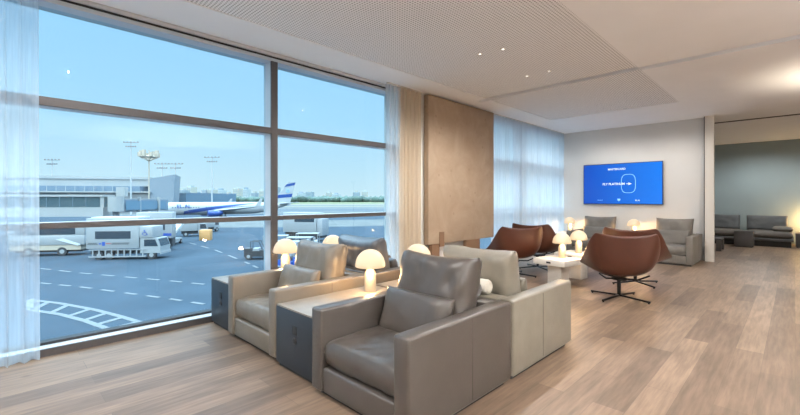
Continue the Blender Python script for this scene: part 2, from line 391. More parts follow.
# ------------------------------------------------------------------ armchairs
seam_m = mat('seam_thread', (.07, .062, .055), .7)
def armchair(label, x0, x1, yf, yb, facing, body, cush, lum=None, lummat=None, group=None, seed=1, back_h=.56, cw=None, lean=.2, rail=.196, top=.577, cat='armchair', bolster=None):
    """facing -1: front toward -Y, +1: toward +Y"""
    w = x1 - x0; d = yb - yf
    t = thing('armchair', label, cat, ((x0 + x1) / 2, (yf + yb) / 2, 0), 0 if facing < 0 else PI, group)
    hx, hy = w / 2, d / 2; at = .118
    for s in (-1, 1):
        bm = bmesh.new(); a, b = (hx - at, hx) if s > 0 else (-hx, -hx + at)
        bx(bm, a, b, -hy, hy, .035, top, .017, 3)
        ar = obj('arm', bm, body, t, angle=50)
        bm = bmesh.new(); xo = hx if s > 0 else -hx
        bx(bm, xo - .0012 if s > 0 else xo - .0016, xo + .0016 if s > 0 else xo + .0012, .048, .0515, .06, top - .018)
        obj('seam', bm, seam_m, ar)
    bm = bmesh.new(); bx(bm, -hx + at + .001, hx - at - .001, hy - .14, hy, .035, top - .004, .017, 3); obj('back_panel', bm, body, t, angle=50)
    bm = bmesh.new(); bx(bm, -hx + at + .001, hx - at - .001, -hy + .012, hy - .141, .035, rail, .014, 3); obj('front_rail', bm, body, t, angle=50)
    bm = bmesh.new(); bx(bm, -hx + .04, hx - .04, -hy + .05, hy - .04, .0, .034); obj('plinth', bm, plinth_m, t)
    # seat cushion: stuffed block with crowned top
    sw = w - 2 * at - .012; sd = d - .14 - .03
    bm = cushion(sw + .008, sd, .185, p=16, q=.2, seed=seed, wr=.009, nu=40, nv=40)
    put(bm, (0, (-hy + .02 + hy - .14) / 2 - .004, rail + .094), PI / 2); obj('seat_cushion', bm, cush, t, smooth=True)
    cw = cw or sw - .005
    bm = cushion(cw, back_h, .25, p=7, q=.36, seed=seed + 3, wr=.016, ears=.04, sag=.012)
    ang = -lean
    put(bm, (0, hy - .285, .345 + back_h / 2 - .01), ang); obj('back_cushion', bm, cush, t, smooth=True)
    if lum:
        bm = cushion(lum, .31, .13, p=5, q=.45, seed=seed + 5, wr=.008, ears=.03)
        put(bm, (0.0, hy - .515, .345 + .155), -.30); obj('lumbar_pillow', bm, lummat or cush, t, smooth=True)
    return t
G = 'armchairs in the window seating group'
armchair('grey taupe leather armchair nearest the camera, facing the left, with two cushions', -2.325, -1.42, 1.50, 2.555, -1, taupe, taupe, .60, taupe, G, 1)
armchair('beige leather armchair between the two slate side tables, at the window', -3.85, -2.93, 1.56, 2.555, -1, beige, beige, .60, beige, G, 7, back_h=.54)
armchair('cream leather armchair with pale back cushion, behind the nearest taupe armchair', -2.325, -1.42, 2.585, 3.62, 1, cream, cream, .60, cream, G, 13)
armchair('taupe armchair with dusky back cushion behind the beige one, near the window', -3.85, -2.93, 2.585, 3.62, 1, taupe, skytinted, .60, skytinted, G, 17)
# headrest rolls lying on the chair backs
def roll(label, x0, x1, y, m):
    bm = bmesh.new(); r = .056; n = 20
    prof = [(0, 0), (.03, .0), (.048, .004), (r, .018), (r, .3), (r, x1 - x0 - .018), (.048, x1 - x0 - .004), (.03, x1 - x0), (0, x1 - x0)]
    lathe(bm, prof, 24); bm.transform(Matrix.Translation((x0, y, .577 + r)) @ Matrix.Rotation(PI / 2, 4, 'Y'))
    o = obj('headrest_roll', bm, m, None, angle=50); tag(o, label, 'bolster', 'headrest rolls on the chair backs')
roll('dark grey headrest roll lying behind the cushion of the nearest armchair', -2.15, -1.655, 2.50, greyroll)
roll('cream headrest roll lying in front of the cream armchair back cushion', -2.10, -1.65, 2.64, creamfab)

# ------------------------------------------------------------------ side tables and mushroom lamps
def side_table(label, x0, x1, y0, y1, h=.48, sockets=True, body=slate, top=stone, facing=-1):
    t = thing('side_table', label, 'side table', ((x0 + x1) / 2, (y0 + y1) / 2, 0), 0 if facing < 0 else PI, 'slate side tables between the armchairs')
    hx, hy = (x1 - x0) / 2, (y1 - y0) / 2
    box('cabinet', -hx, hx, -hy, hy, .03, h - .014, body, t, .003)
    box('plinth', -hx + .02, hx - .02, -hy + .02, hy - .02, 0, .029, plinth_m, t)
    box('table_top', -hx + .004, hx - .004, -hy + .004, hy - .004, h - .013, h, top, t, .002)
    if sockets:
        bm = bmesh.new(); bx(bm, -.028, .028, -hy - .004, -hy - .0005, .30, .365, .004)
        p = obj('socket', bm, gasket, t, angle=40)
        bm = bmesh.new(); cyl(bm, (0, -hy - .006, .255), (0, -hy - .0005, .255), .026, n=24); obj('socket_ring', bm, alu, t)
        bm = bmesh.new(); cyl(bm, (0, -hy - .0085, .255), (0, -hy - .0065, .255), .017, n=20); obj('socket_hole', bm, gasket, t)
    return t
side_table('slate side table with pale top at the window end of the front row', -4.37, -3.875, 1.60, 2.56)
side_table('slate side table with pale top between the beige and taupe armchairs', -2.905, -2.35, 1.555, 2.56)
side_table('slate side table behind the window-end table, against the glass', -4.37, -3.875, 2.58, 3.55, facing=1)
side_table('slate side table behind the middle one, beside the cream armchair', -2.905, -2.35, 2.58, 3.55, facing=1)

LAMPS = []
def mushroom_lamp(label, x, y, z, s=1.0, e=1.0):
    t = thing('table_lamp', label, 'lamp', (x, y, z), 0, 'glowing mushroom lamps')
    bm = bmesh.new(); lathe(bm, [(0, 0), (.049, 0), (.052, .006), (.052, .145), (.049, .165), (.041, .183), (.032, .197), (.025, .212), (.025, .2155), (0, .2155)], 32)
    obj('lamp_body', bm, lampb, t, smooth=False, angle=40)
    bm = bmesh.new(); R = .134; H = .158
    pr = [(0, .216), (R - .03, .216), (R - .004, .218), (R, .224)]
    for i in range(1, 13):
        a = i / 12 * PI / 2; pr.append((R * math.cos(a) ** .92 if i < 12 else 0, .224 + (H - .008) * math.sin(a)))
    lathe(bm, pr, 40); obj('lamp_dome', bm, lampm, t, angle=40)
    t.scale = (s, s, s)
    l = bpy.data.lights.new('lamp_bulb', 'POINT'); l.energy = 6.5 * e; l.color = (1, .60, .27); l.shadow_soft_size = .03
    for dx in (.09,):
        o = bpy.data.objects.new('lamp_bulb', l); C.objects.link(o); o.location = (dx * .75, -dx * .75, .19); o.parent = t
    return t
mushroom_lamp('glowing mushroom lamp on the side table at the window end of the front row', -4.12, 2.32, .481)
mushroom_lamp('glowing mushroom lamp on the side table between the beige and taupe armchairs', -2.705, 2.36, .481)
mushroom_lamp('glowing mushroom lamp half hidden behind the beige armchair back cushion', -4.13, 2.98, .481)
mushroom_lamp('glowing mushroom lamp whose top shows behind the nearest armchair cushion', -2.69, 2.98, .481)

# ------------------------------------------------------------------ coffee tables
def coffee_table(label, x, y, rz, s=.62, h=.45):
    t = thing('coffee_table', label, 'coffee table', (x, y, 0), rz, 'square white coffee tables')
    a = s / 2
    box('table_top', -a, a, -a, a, h - .085, h, whitet, t, .006)
    box('pedestal', -.11, .11, -.11, .11, .0, h - .086, whitet, t, .004)
    bm = bmesh.new(); bx(bm, -.035, .035, -a - .003, -a - .0005, h - .056, h - .03); obj('power_port', bm, gasket, t)
    return t
coffee_table('white stone coffee table with a dark power port, nearest of the two', -2.53, 5.95, -.15, .52, .42)
coffee_table('white stone coffee table behind the one with the power port', -2.56, 6.78, -.1, .54, .42)
mushroom_lamp('glowing mushroom lamp on the nearest white coffee table', -2.51, 6.03, .421)
mushroom_lamp('glowing mushroom lamp on the farther white coffee table', -2.53, 6.74, .421)

# ------------------------------------------------------------------ cognac swivel chairs
def swivel_chair(label, x, y, rz, s=1.0):
    t = thing('swivel_chair', label, 'lounge chair', (x, y, 0), rz, 'cognac leather swivel chairs')
    R = [  # rows front -> seat -> back -> top; columns outer, inner, centre (local front is +Y)
        ((.49, .38, .40), (.30, .43, .385), (0, .445, .375)),
        ((.51, .18, .445), (.345, .20, .35), (0, .20, .33)),
        ((.50, -.06, .55), (.36, -.08, .335), (0, -.08, .305)),
        ((.47, -.26, .71), (.365, -.30, .36), (0, -.31, .325)),
        ((.425, -.38, .845), (.33, -.42, .55), (0, -.43, .51)),
        ((.385, -.43, .885), (.22, -.475, .80), (0, -.485, .79)),
        ((.375, -.445, .89), (.20, -.485, .858), (0, -.495, .85)),
    ]
    bm = bmesh.new(); g = []
    for o_, i_, c_ in R:
        g.append([bm.verts.new((-o_[0], o_[1], o_[2])), bm.verts.new((-i_[0], i_[1], i_[2])), bm.verts.new(c_), bm.verts.new(i_), bm.verts.new(o_)])
    for a, b in zip(g, g[1:]):
        for i in range(4): bm.faces.new((a[i], a[i + 1], b[i + 1], b[i]))
    cl = bm.edges.layers.float.get('crease_edge') or bm.edges.layers.float.new('crease_edge')
    sh = obj('shell', bm, tan, t, smooth=True)
    md = sh.modifiers.new('thick', 'SOLIDIFY'); md.thickness = .034; md.offset = 0
    md = sh.modifiers.new('sub', 'SUBSURF'); md.levels = 3; md.render_levels = 3
    # dark cradle under the shell
    bm = bmesh.new()
    for sx in (-1, 1):
        tube(bm, [(0, -.02, .262), (sx * .2, .16, .292), (sx * .34, .33, .36), (sx * .43, .44, .415)], .011)
        tube(bm, [(0, -.02, .262), (sx * .2, -.2, .28), (sx * .31, -.34, .36)], .011)
    cyl(bm, (0, -.02, .245), (0, -.02, .275), .10, n=24)
    obj('seat_cradle', bm, black, t, angle=40)
    bm = bmesh.new(); cyl(bm, (0, -.02, .04), (0, -.02, .25), .026, n=20); obj('column', bm, black, t, angle=40)
    bm = bmesh.new()
    for k in range(4):
        a = PI / 4 + k * PI / 2 + .1; n = bmesh.new(); bx(n, .0, .43, -.016, .016, .012, .034, .003)
        for v in n.verts: v.co.z += .02 * (1 - v.co.x / .43); v.co.y *= 1 - .35 * v.co.x / .43
        join(bm, n, Matrix.Translation((0, -.02, 0)) @ Matrix.Rotation(a, 4, 'Z'))
        e = Vector((math.cos(a), math.sin(a), 0)) * .41; cyl(bm, (e.x, e.y - .02, 0), (e.x, e.y - .02, .013), .012, n=12)
    obj('star_base', bm, black, t, angle=40)
    t.scale = (s, s, s * 1.11)
    return t
swivel_chair('cognac leather swivel chair in front of the white tables, nearest of the right pair', -1.66, 5.80, math.radians(27), .90)
swivel_chair('cognac leather swivel chair partly hidden behind the nearest one of the right pair', -1.76, 6.98, math.radians(3), .90)
swivel_chair('cognac leather swivel chair in front of the corner curtain, nearer of the left pair', -3.44, 6.27, math.radians(48), .88)
swivel_chair('cognac leather swivel chair partly hidden, farther of the pair by the corner curtain', -3.46, 7.22, math.radians(5), .88)

# ------------------------------------------------------------------ armchairs and tables along the back wall
G2 = 'armchairs against the screen wall'
armchair('greige armchair with cushions under the left end of the wall screen', -3.82, -2.88, 9.42, 10.52, -1, greige, greige, .6, greige, G2, 23)
armchair('greige armchair with cushions under the right end of the screen, by the post', -2.30, -1.39, 9.42, 10.52, -1, greige, greige, .6, greige, G2, 29)
side_table('pale side table with a lamp between the two armchairs under the screen', -2.865, -2.315, 9.55, 10.5, sockets=False, body=whitet, top=whitet)
side_table('pale side table with a lamp in the corner by the curtain', -4.28, -3.835, 9.55, 10.5, sockets=False, body=whitet, top=whitet)
mushroom_lamp('glowing mushroom lamp between the two armchairs under the screen', -2.60, 10.18, .481, 1.0, 2.0)
mushroom_lamp('glowing mushroom lamp in the corner left of the screen wall armchairs', -4.05, 10.2, .481, 1.0, 2.0)

# ------------------------------------------------------------------ wall screen
tv = thing('wall_screen', 'wide blue wall screen with white lettering above the armchairs', 'screen', (-2.988, 10.64, 1.68))
W2, H2 = .868, .497
bm = bmesh.new(); bx(bm, -W2, W2, -.045, .0, -H2, H2, .004); obj('bezel', bm, gasket, tv, angle=40)
sm = bpy.data.materials.new('screen_blue'); sm.use_nodes = True; nt = sm.node_tree; b = nt.nodes['Principled BSDF']
tc = nt.nodes.new('ShaderNodeTexCoord'); sp = nt.nodes.new('ShaderNodeSeparateXYZ'); nt.links.new(tc.outputs['Object'], sp.inputs[0])
mr = nt.nodes.new('ShaderNodeMapRange'); mr.inputs['From Min'].default_value = -W2; mr.inputs['From Max'].default_value = W2
nt.links.new(sp.outputs[0], mr.inputs['Value'])
rp = nt.nodes.new('ShaderNodeValToRGB'); rp.color_ramp.elements[0].color = (.0, .08, .60, 1); rp.color_ramp.elements[1].color = (.0, .23, 1.0, 1)
nt.links.new(mr.outputs[0], rp.inputs[0]); nt.links.new(rp.outputs[0], b.inputs['Emission Color']); b.inputs['Emission Strength'].default_value = .68
b.inputs['Base Color'].default_value = (.002, .004, .01, 1); b.inputs['Roughness'].default_value = .3
bm = bmesh.new(); bx(bm, -W2 + .014, W2 - .014, -.048, -.0455, -H2 + .014, H2 - .014); obj('display', bm, sm, tv)
wtxt = mat('screen_white', (.1, .1, .1), .6, emit=(.80, .93, 1), emit_s=.75)
wdim = mat('screen_pale_blue', (.1, .1, .1), .6, emit=(.25, .55, 1), emit_s=.9)
def text(s, size, x, z, m, parent, y=-.049, name='screen_lettering', bold=.0, rot=(PI / 2, 0, 0), ext=.0006):
    cu = bpy.data.curves.new('txt', 'FONT'); cu.body = s; cu.size = size; cu.align_x = 'CENTER'; cu.align_y = 'CENTER'; cu.extrude = ext; cu.offset = bold
    o = bpy.data.objects.new('txt', cu); C.objects.link(o)
    dg = bpy.context.evaluated_depsgraph_get(); me = bpy.data.meshes.new_from_object(o.evaluated_get(dg))
    bpy.data.objects.remove(o); me.materials.clear(); me.materials.append(m)
    n = bpy.data.objects.new(name, me); C.objects.link(n); n.parent = parent; n.location = (x, y, z); n.rotation_euler = rot
    return n
text('MASTERCARD', .062, -.09, .355, wtxt, tv, bold=.0015)
text('FLY PLATINUM', .075, -.16, -.005, wtxt, tv, bold=.002)
bm = bmesh.new(); prism(bm, [(.16, -.04), (.24, -.005), (.16, .03), (.175, -.005)], -.0495, -.0485); prism(bm, [(.12, -.012), (.17, -.012), (.17, .004), (.12, .004)], -.0495, -.0486)
obj('arrow_mark', bm, wtxt, tv)
bm = bmesh.new(); n = 64; cxo, czo, rw, rh = .165, .0, .155, .225
def sq(a, k=0.0):
    c, s = math.cos(a), math.sin(a)
    return (cxo + (rw - k) * math.copysign(abs(c) ** .62, c), czo + (rh - k) * math.copysign(abs(s) ** .62, s))
ro = [bm.verts.new((sq(2 * PI * i / n)[0], -.0487, sq(2 * PI * i / n)[1])) for i in range(n)]
ri = [bm.verts.new((sq(2 * PI * i / n, .009)[0], -.0487, sq(2 * PI * i / n, .009)[1])) for i in range(n)]
for i in range(n): bm.faces.new((ro[i], ro[(i + 1) % n], ri[(i + 1) % n], ri[i]))
obj('outline_mark', bm, mat('screen_cyan', (.1, .1, .1), .6, emit=(.30, .72, 1), emit_s=.95), tv)
text('EL AL', .04, .36, -.40, wtxt, tv, bold=.002, name='logo')
text('isracard', .04, -.47, -.395, wdim, tv, name='logo')
bm = bmesh.new(); prism(bm, [(-.075, -.36), (-.005, -.36), (-.01, -.40), (-.04, -.425), (-.07, -.40)], -.0495, -.0486); obj('crest_mark', bm, wdim, tv)

# ------------------------------------------------------------------ the room beyond the post
duskg = leather('dusk_seat_fabric', (.10, .088, .076), .8); duskf = leather('dusk_back_fabric', (.095, .10, .10), .8)
def low_sofa(label, x0, x1, yf, yb, armr=False):
    t = thing('low_sofa', label, 'sofa', ((x0 + x1) / 2, (yf + yb) / 2, 0), 0, 'low grey sofas along the far wall')
    hx, hy = (x1 - x0) / 2, (yb - yf) / 2
    box('base', -hx + .05, hx - .05, -hy + .1, hy - .05, 0, .16, black, t)
    box('frame', -hx, hx, -hy, hy, .161, .23, dusk, t, .02)
    bm = cushion(2 * hx - .02, 2 * hy - .25, .2, p=8, q=.32, seed=int(abs(x0) * 10), wr=.01); put(bm, (0, -.10, .325), PI / 2); obj('seat_cushion', bm, duskg, t, smooth=True)
    bm = cushion(2 * hx - .13, .44, .22, p=8, q=.34, seed=int(abs(x1) * 10) + 3, wr=.012); put(bm, (-.06, hy - .21, .615), -.14); obj('back_cushion', bm, duskf, t, smooth=True)
    if armr:
        bm = cushion(.42, .5, .13, p=6, q=.4, seed=4, wr=.006); put(bm, (hx - .22, -.12, .485), PI / 2); obj('arm_pillow', bm, greige, t, smooth=True)
    return t
low_sofa('low grey sofa half hidden behind the white post in the far room', -2.75, -1.06, 14.9, 16.1)
low_sofa('low grey sofa with an arm pillow beside the lamp in the far room', -1.04, -.02, 14.9, 16.1, True)
bt = thing('block_table', 'dark square block table in front of the two far sofas', 'side table', (-1.0, 14.55, 0))
box('block', -.2, .2, -.2, .2, .015, .44, mat('dark_brown_block', (.05, .045, .042), .6), bt, .006); box('foot', -.18, .18, -.18, .18, 0, .0145, plinth_m, bt)
lt = thing('low_table', 'low dark table just right of the white post', 'coffee table', (-1.62, 13.1, 0))
box('table_top', -.3, .3, -.3, .3, .27, .31, MATS['dark_brown_block'], lt, .004); 
for sx in (-1, 1):
    for sy in (-1, 1): box('leg', sx * .25 - .05, sx * .25 + .05, sy * .25 - .05, sy * .25 + .05, 0, .269, MATS['dark_brown_block'], lt)
et = thing('end_table', 'dark end table under the far lamp at the right edge', 'side table', (.27, 15.45, 0))
box('cabinet', -.26, .26, -.3, .3, .03, .38, MATS['dark_brown_block'], et, .006); box('foot', -.24, .24, -.28, .28, 0, .029, plinth_m, et)
gl_ = thing('globe_lamp', 'warm glowing globe lamp on the dark end table beside the far sofa', 'lamp', (.30, 16.0, .381))
bm = bmesh.new(); cyl(bm, (0, 0, 0), (0, 0, .02), .08, n=24); cyl(bm, (0, 0, .02), (0, 0, .19), .012, n=12); obj('lamp_stand', bm, black, gl_)
bm = bmesh.new(); bmesh.ops.create_uvsphere(bm, u_segments=24, v_segments=16, radius=.11); bm.transform(Matrix.Translation((0, 0, .30))); obj('globe', bm, mat('globe_opal', (.8, .7, .5), .5, emit=(1, .58, .22), emit_s=60), gl_, smooth=True)

# ------------------------------------------------------------------ ceiling spots
for i, (x, y, w) in enumerate([(-2.714, 4.128, 'nearest the window'), (-2.432, 4.179, 'second from the window, nearer row'), (-2.724, 5.341, 'in the row nearer the slot, window side'), (-2.402, 5.343, 'in the row nearer the slot, room side')]):
    t = thing('ceiling_spot', 'tiny bright recessed ceiling spot ' + w, 'ceiling light', (x, y, CZ + .012), 0, 'recessed ceiling spots')
    bm = bmesh.new(); lathe(bm, [(.016, -.0005), (.03, -.0005), (.03, -.004), (.016, -.004), (.016, -.0005)], 24); obj('spot_ring', bm, post_m, t)
    bm = bmesh.new(); cyl(bm, (0, 0, -.003), (0, 0, -.001), .015, n=20); obj('spot_lens', bm, spotm, t)

# ------------------------------------------------------------------ OUTSIDE
def ground_mat():
    m = bpy.data.materials.new('airfield'); m.use_nodes = True; nt = m.node_tree; b = nt.nodes['Principled BSDF']
    tc = nt.nodes.new('ShaderNodeTexCoord'); sp = nt.nodes.new('ShaderNodeSeparateXYZ'); nt.links.new(tc.outputs['Object'], sp.inputs[0])
    # distance from the terminal across the field
    d = mth(nt, 'ADD', mth(nt, 'MULTIPLY', sp.outputs[0], -.82), mth(nt, 'MULTIPLY', sp.outputs[1], .57))
    n = nt.nodes.new('ShaderNodeTexNoise'); n.inputs['Scale'].default_value = .012; n.inputs['Detail'].default_value = 6; nt.links.new(tc.outputs['Object'], n.inputs['Vector'])
    d2 = mth(nt, 'ADD', d, mth(nt, 'MULTIPLY', mth(nt, 'SUBTRACT', n.outputs['Fac'], .5), 30.0))
    mr = nt.nodes.new('ShaderNodeMapRange'); mr.inputs['From Min'].default_value = 0; mr.inputs['From Max'].default_value = 1400
    nt.links.new(d2, mr.inputs['Value'])
    r = nt.nodes.new('ShaderNodeValToRGB'); r.color_ramp.interpolation = 'CONSTANT'; e = r.color_ramp.elements
    asph, conc, tanc, grs, run = (.046, .066, .086, 1), (.13, .135, .13, 1), (.215, .195, .15, 1), (.15, .165, .085, 1), (.095, .11, .125, 1)
    stops = [(0, asph), (88, conc), (118, asph), (165, conc), (205, run), (260, conc), (330, tanc), (380, run), (430, tanc), (560, grs), (760, tanc), (820, grs)]
    e[0].position = 0; e[0].color = asph; e[1].position = 1; e[1].color = grs
    for s, c in stops[1:]:
        x = r.color_ramp.elements.new(s / 1400); x.color = c
    nt.links.new(mr.outputs[0], r.inputs[0])
    n2 = nt.nodes.new('ShaderNodeTexNoise'); n2.inputs['Scale'].default_value = .22; n2.inputs['Detail'].default_value = 8; nt.links.new(tc.outputs['Object'], n2.inputs['Vector'])
    k = nt.nodes.new('ShaderNodeMapRange'); k.inputs['From Min'].default_value = .3; k.inputs['From Max'].default_value = .7; k.inputs['To Min'].default_value = .86; k.inputs['To Max'].default_value = 1.12
    nt.links.new(n2.outputs['Fac'], k.inputs['Value'])
    vm = nt.nodes.new('ShaderNodeVectorMath'); vm.operation = 'SCALE'; nt.links.new(r.outputs[0], vm.inputs[0]); nt.links.new(k.outputs[0], vm.inputs['Scale'])
    nt.links.new(vm.outputs[0], b.inputs['Base Color']); b.inputs['Roughness'].default_value = .9; b.inputs['Specular IOR Level'].default_value = .1
    return m
gb = bmesh.new(); bx(gb, -5200, 60, -2500, 5200, GZ - 1, GZ)
struct(obj('ground', gb, ground_mat()))
paint = mat('road_paint', (.14, .15, .155), .8, noise_amt=.1, noise_scale=3)
def gp(px, py): return site(px, (EYE - GZ) * FL / (py - PY))
def strip(bm, pts, w, z=.02):
    for a, b in zip(pts, pts[1:]):
        d = (b - a); d.z = 0; nrm = Vector((-d.y, d.x, 0)).normalized() * w / 2
        q = [a + nrm, b + nrm, b - nrm, a - nrm]
        v0 = [bm.verts.new((p.x, p.y, GZ + .002)) for p in q]; v1 = [bm.verts.new((p.x, p.y, GZ + z)) for p in q]
        bm.faces.new(v1); 
        for i in range(4): bm.faces.new((v0[i], v0[(i + 1) % 4], v1[(i + 1) % 4], v1[i]))
bm = bmesh.new()
up = [gp(x, y) for x, y in [(30, 300), (60, 303.5), (95, 310), (120, 316.5), (145, 324), (165, 331)]]
lo = [gp(x, y) for x, y in [(30, 310), (60, 314.5), (85, 321), (105, 328), (125, 337), (140, 346)]]
strip(bm, up, .28); strip(bm, lo, .28)
for i in range(9):
    f = i / 8 * (len(up) - 1.001); k = int(f); u = f - k
    a = up[k].lerp(up[k + 1], u); f2 = max(0, f - .55); k2 = int(f2); b = lo[k2].lerp(lo[k2 + 1], f2 - k2)
    strip(bm, [a, b], .32, .021)
struct(obj('road_marking', bm, paint))
bm = bmesh.new()
for pts in ([(40, 268.5), (80, 273), (125, 277), (170, 281), (215, 285.5), (262, 290)], [(40, 283), (80, 287), (125, 293), (170, 299), (215, 306)], [(190, 243), (215, 250), (245, 262), (262, 270)]):
    P = [gp(*p) for p in pts]
    for a, b in zip(P, P[1:]):
        for k in range(2):
            strip(bm, [a.lerp(b, k * .5), a.lerp(b, k * .5 + .27)], .22)
struct(obj('road_marking', bm, paint))

# palettes outside
vwhite = mat('vehicle_white', (.30, .31, .315), .4, noise_amt=.03, noise_scale=2)
vgrey = mat('vehicle_grey', (.28, .29, .30), .5)
vdark = mat('vehicle_dark', (.035, .037, .042), .5)
vglass = mat('vehicle_glass', (.03, .045, .06), .12)
vblue = mat('vehicle_blue', (.025, .085, .36), .4)
vred = mat('vehicle_red', (.5, .04, .03), .5)
vorange = mat('vehicle_orange', (.55, .28, .1), .6)
vtan = mat('vehicle_tan', (.45, .38, .30), .6)

def wheel(parent, x, y, r, w=.3):
    bm = bmesh.new(); cyl(bm, (x, y - w / 2, r), (x, y + w / 2, r), r, n=22); o = obj('wheel', bm, vdark, parent, angle=40)
    bm = bmesh.new(); cyl(bm, (x, y - w / 2 - .01, r), (x, y - w / 2 - .002, r), r * .5, n=16); obj('hub', bm, vwhite, o)
def cab(parent, x0, x1, z0, z1, hw, flip=1):
    bm = bmesh.new(); L = x1 - x0
    prism(bm, [(x0, z0), (x1, z0), (x1, z0 + .42 * (z1 - z0)), (x1 - .16 * L, z1 - .04), (x1 - .24 * L, z1), (x0, z1)], -hw, hw)
    c = obj('cab', bm, vwhite, parent)
    zz = z0 + .46 * (z1 - z0)
    bm = bmesh.new(); prism(bm, [(x0 + .2 * L, zz), (x1 - .12 * L, zz), (x1 - .26 * L, z1 - .14), (x0 + .2 * L, z1 - .14)], -hw - .012, -hw - .002); obj('side_window', bm, vglass, c)
    bm = bmesh.new(); v = [bm.verts.new(p) for p in [(x1 + .012, -hw + .1, zz), (x1 + .012, hw - .1, zz), (x1 - .15 * L + .02, hw - .15, z1 - .1), (x1 - .15 * L + .02, -hw + .15, z1 - .1)]]; bm.faces.new(v)
    obj('windscreen', bm, vglass, c)
    bm = bmesh.new(); bx(bm, x1 - .05, x1 + .08, -hw, hw, z0 - .12, z0 + .1); obj('bumper', bm, vgrey, c)
    return c
def vehicle(name, label, cat, a, b, group=None):
    """origin at the rear end of the near side, local +x runs to the front, local -y faces the lounge"""
    d = b - a; t = thing(name, label, cat, (a.x, a.y, GZ), math.atan2(d.y, d.x), group)
    return t, d.length
def wheelchair(parent, x, z, s, y):
    bm = bmesh.new(); pts = [(x + s * .42 * math.cos(q), y, z - .18 * s + s * .42 * math.sin(q)) for q in [math.radians(v) for v in range(110, 391, 20)]]
    tube(bm, pts, .055 * s, 6)
    cyl(bm, (x - .06 * s, y - .02, z + .55 * s), (x - .06 * s, y + .02, z + .55 * s), .13 * s, n=14)
    tube(bm, [(x - .04 * s, y, z + .36 * s), (x, y, z), (x + .36 * s, y, z), (x + .52 * s, y, z - .42 * s), (x + .68 * s, y, z - .38 * s)], .06 * s, 6)
    tube(bm, [(x - .02 * s, y, z + .2 * s), (x + .3 * s, y, z + .2 * s)], .05 * s, 6)
    obj('wheelchair_symbol', bm, vblue, parent)
def checks(parent, x0, x1, z, s, y):
    bm = bmesh.new(); i = 0; x = x0
    while x < x1:
        bx(bm, x, x + s, y - .01, y - .002, z + (s if i % 2 else 0), z + (2 * s if i % 2 else s)); x += s; i += 1
    obj('checker_stripe', bm, vdark, parent)

# 1: the lift truck in full view
a, b = site(86, 39.4), site(161, 40.2)
t, L = vehicle('lift_truck', 'white airport lift truck with dark window band and wheelchair sign, nearest the lounge', 'truck', a, b)
hw = 1.2; bz0, bz1 = 1.12, 4.15
box('cargo_box', 0, L * .70, 0, 2.4, bz0, bz1, vwhite, t, .04); box('front_overhang', L * .70 + .002, L * .88, 0.05, 2.35, 2.15, bz1 - .85, vwhite, t, .04)
box('window_band', L * .12, L * .59, -.02, -.002, 2.10, 2.85, vglass, t)
box('roof_rail', L * .06, L * .69, .1, 2.3, bz1 + .002, bz1 + .10, alu_l, t)
checks(t, L * .02, L * .14, 1.52, .10, 0); checks(t, L * .34, L * .56, 1.52, .10, 0)
bm = bmesh.new(); bx(bm, L * .21, L * .25, -.012, -.002, 1.42, 1.80); bx(bm, L * .17, L * .20, -.012, -.002, 1.55, 1.68); obj('badge', bm, vblue, t)
bm = bmesh.new(); bx(bm, L * .26, L * .33, -.012, -.002, 1.60, 1.66); obj('red_dash', bm, vred, t)
wheelchair(t, L * .775, 2.66, .45, .03)
c = cab(t, L * .71, L * .985, .62, 2.12, 1.1); c.location = (0, 1.2, 0)
box('chassis', .2, L * .9, .35, 2.05, .55, .85, vdark, t)
bm = bmesh.new()
for k in range(9): 
    x = .5 + k * .58; bx(bm, x, x + .12, .06, .14, .25, 1.0)
bx(bm, .2, 5.5, .05, .16, .25, .38); bx(bm, .2, 5.5, .05, .16, .95, 1.05); obj('scissor_frame', bm, vgrey, t)
for x in (1.1, 2.0, L * .86): wheel(t, x, .28, .43)
# 2: the long white truck at the left
a, b = site(8, 41.5), site(84, 43.0)
t, L = vehicle('service_truck', 'long white service truck cut by the left curtain, behind the lift truck tail', 'truck', a, b)
box('body', 0, L, 0, 2.4, 1.15, 2.2, vwhite, t, .04); box('upper_body', 0, L, .02, 2.38, 2.202, 3.5, vwhite, t, .04)
box('window_band', .5, L * .88, .0, .018, 2.28, 2.95, vglass, t); box('skirt', .1, L * .95, .05, 2.3, .62, 1.14, vtan, t)
box('chassis', .3, L * .95, .3, 2.0, .4, .61, vdark, t)
bm = bmesh.new(); prism(bm, [(L * .62, 1.75), (L * .92, 1.05), (L * .96, 1.2), (L * .72, 1.85)], -.06, -.002); obj('folded_ramp', bm, alu_l, t)
for x in (L * .25, L * .70): wheel(t, x, .18, .46)
# 3: second lift truck behind
a, b = site(136, 45.8), site(172, 47)
t, L = vehicle('lift_truck', 'white lift truck with a small square window behind the wheelchair-sign truck', 'truck', a, b)
box('cargo_box', 0, L, 0, 2.4, 1.45, 4.5, vwhite, t, .04); box('window_pane', L * .55, L * .80, -.02, -.002, 2.45, 3.25, vglass, t)
box('blue_stripe', L * .62, L * .98, -.014, -.002, 1.75, 2.05, vblue, t); box('chassis', .1, L, .3, 2.0, .5, 1.44, vdark, t)
for x in (.9, L * .85): wheel(t, x, .2, .45)
# 4: stairs / belt loader
a, b = site(169, 50), site(186, 57)
t, L = vehicle('belt_loader', 'pale sloping belt loader parked right of the lift trucks', 'loader', a, b)
bm = bmesh.new(); prism(bm, [(0, .5), (L, 2.6), (L, 2.95), (0, .85)], .2, 1.2); obj('belt', bm, alu_l, t)
bm = bmesh.new(); tube(bm, [(0, .15, 1.2), (L, .15, 3.3)], .06); tube(bm, [(L * .4, .15, 1.5), (L * .4, .15, 2.1)], .05); tube(bm, [(L * .8, .15, 2.4), (L * .8, .15, 2.95)], .05); obj('handrail', bm, vgrey, t)
box('chassis', .2, L * .8, .1, 1.5, .3, .75, vwhite, t); wheel(t, .8, .1, .3); wheel(t, L * .7, .1, .3)
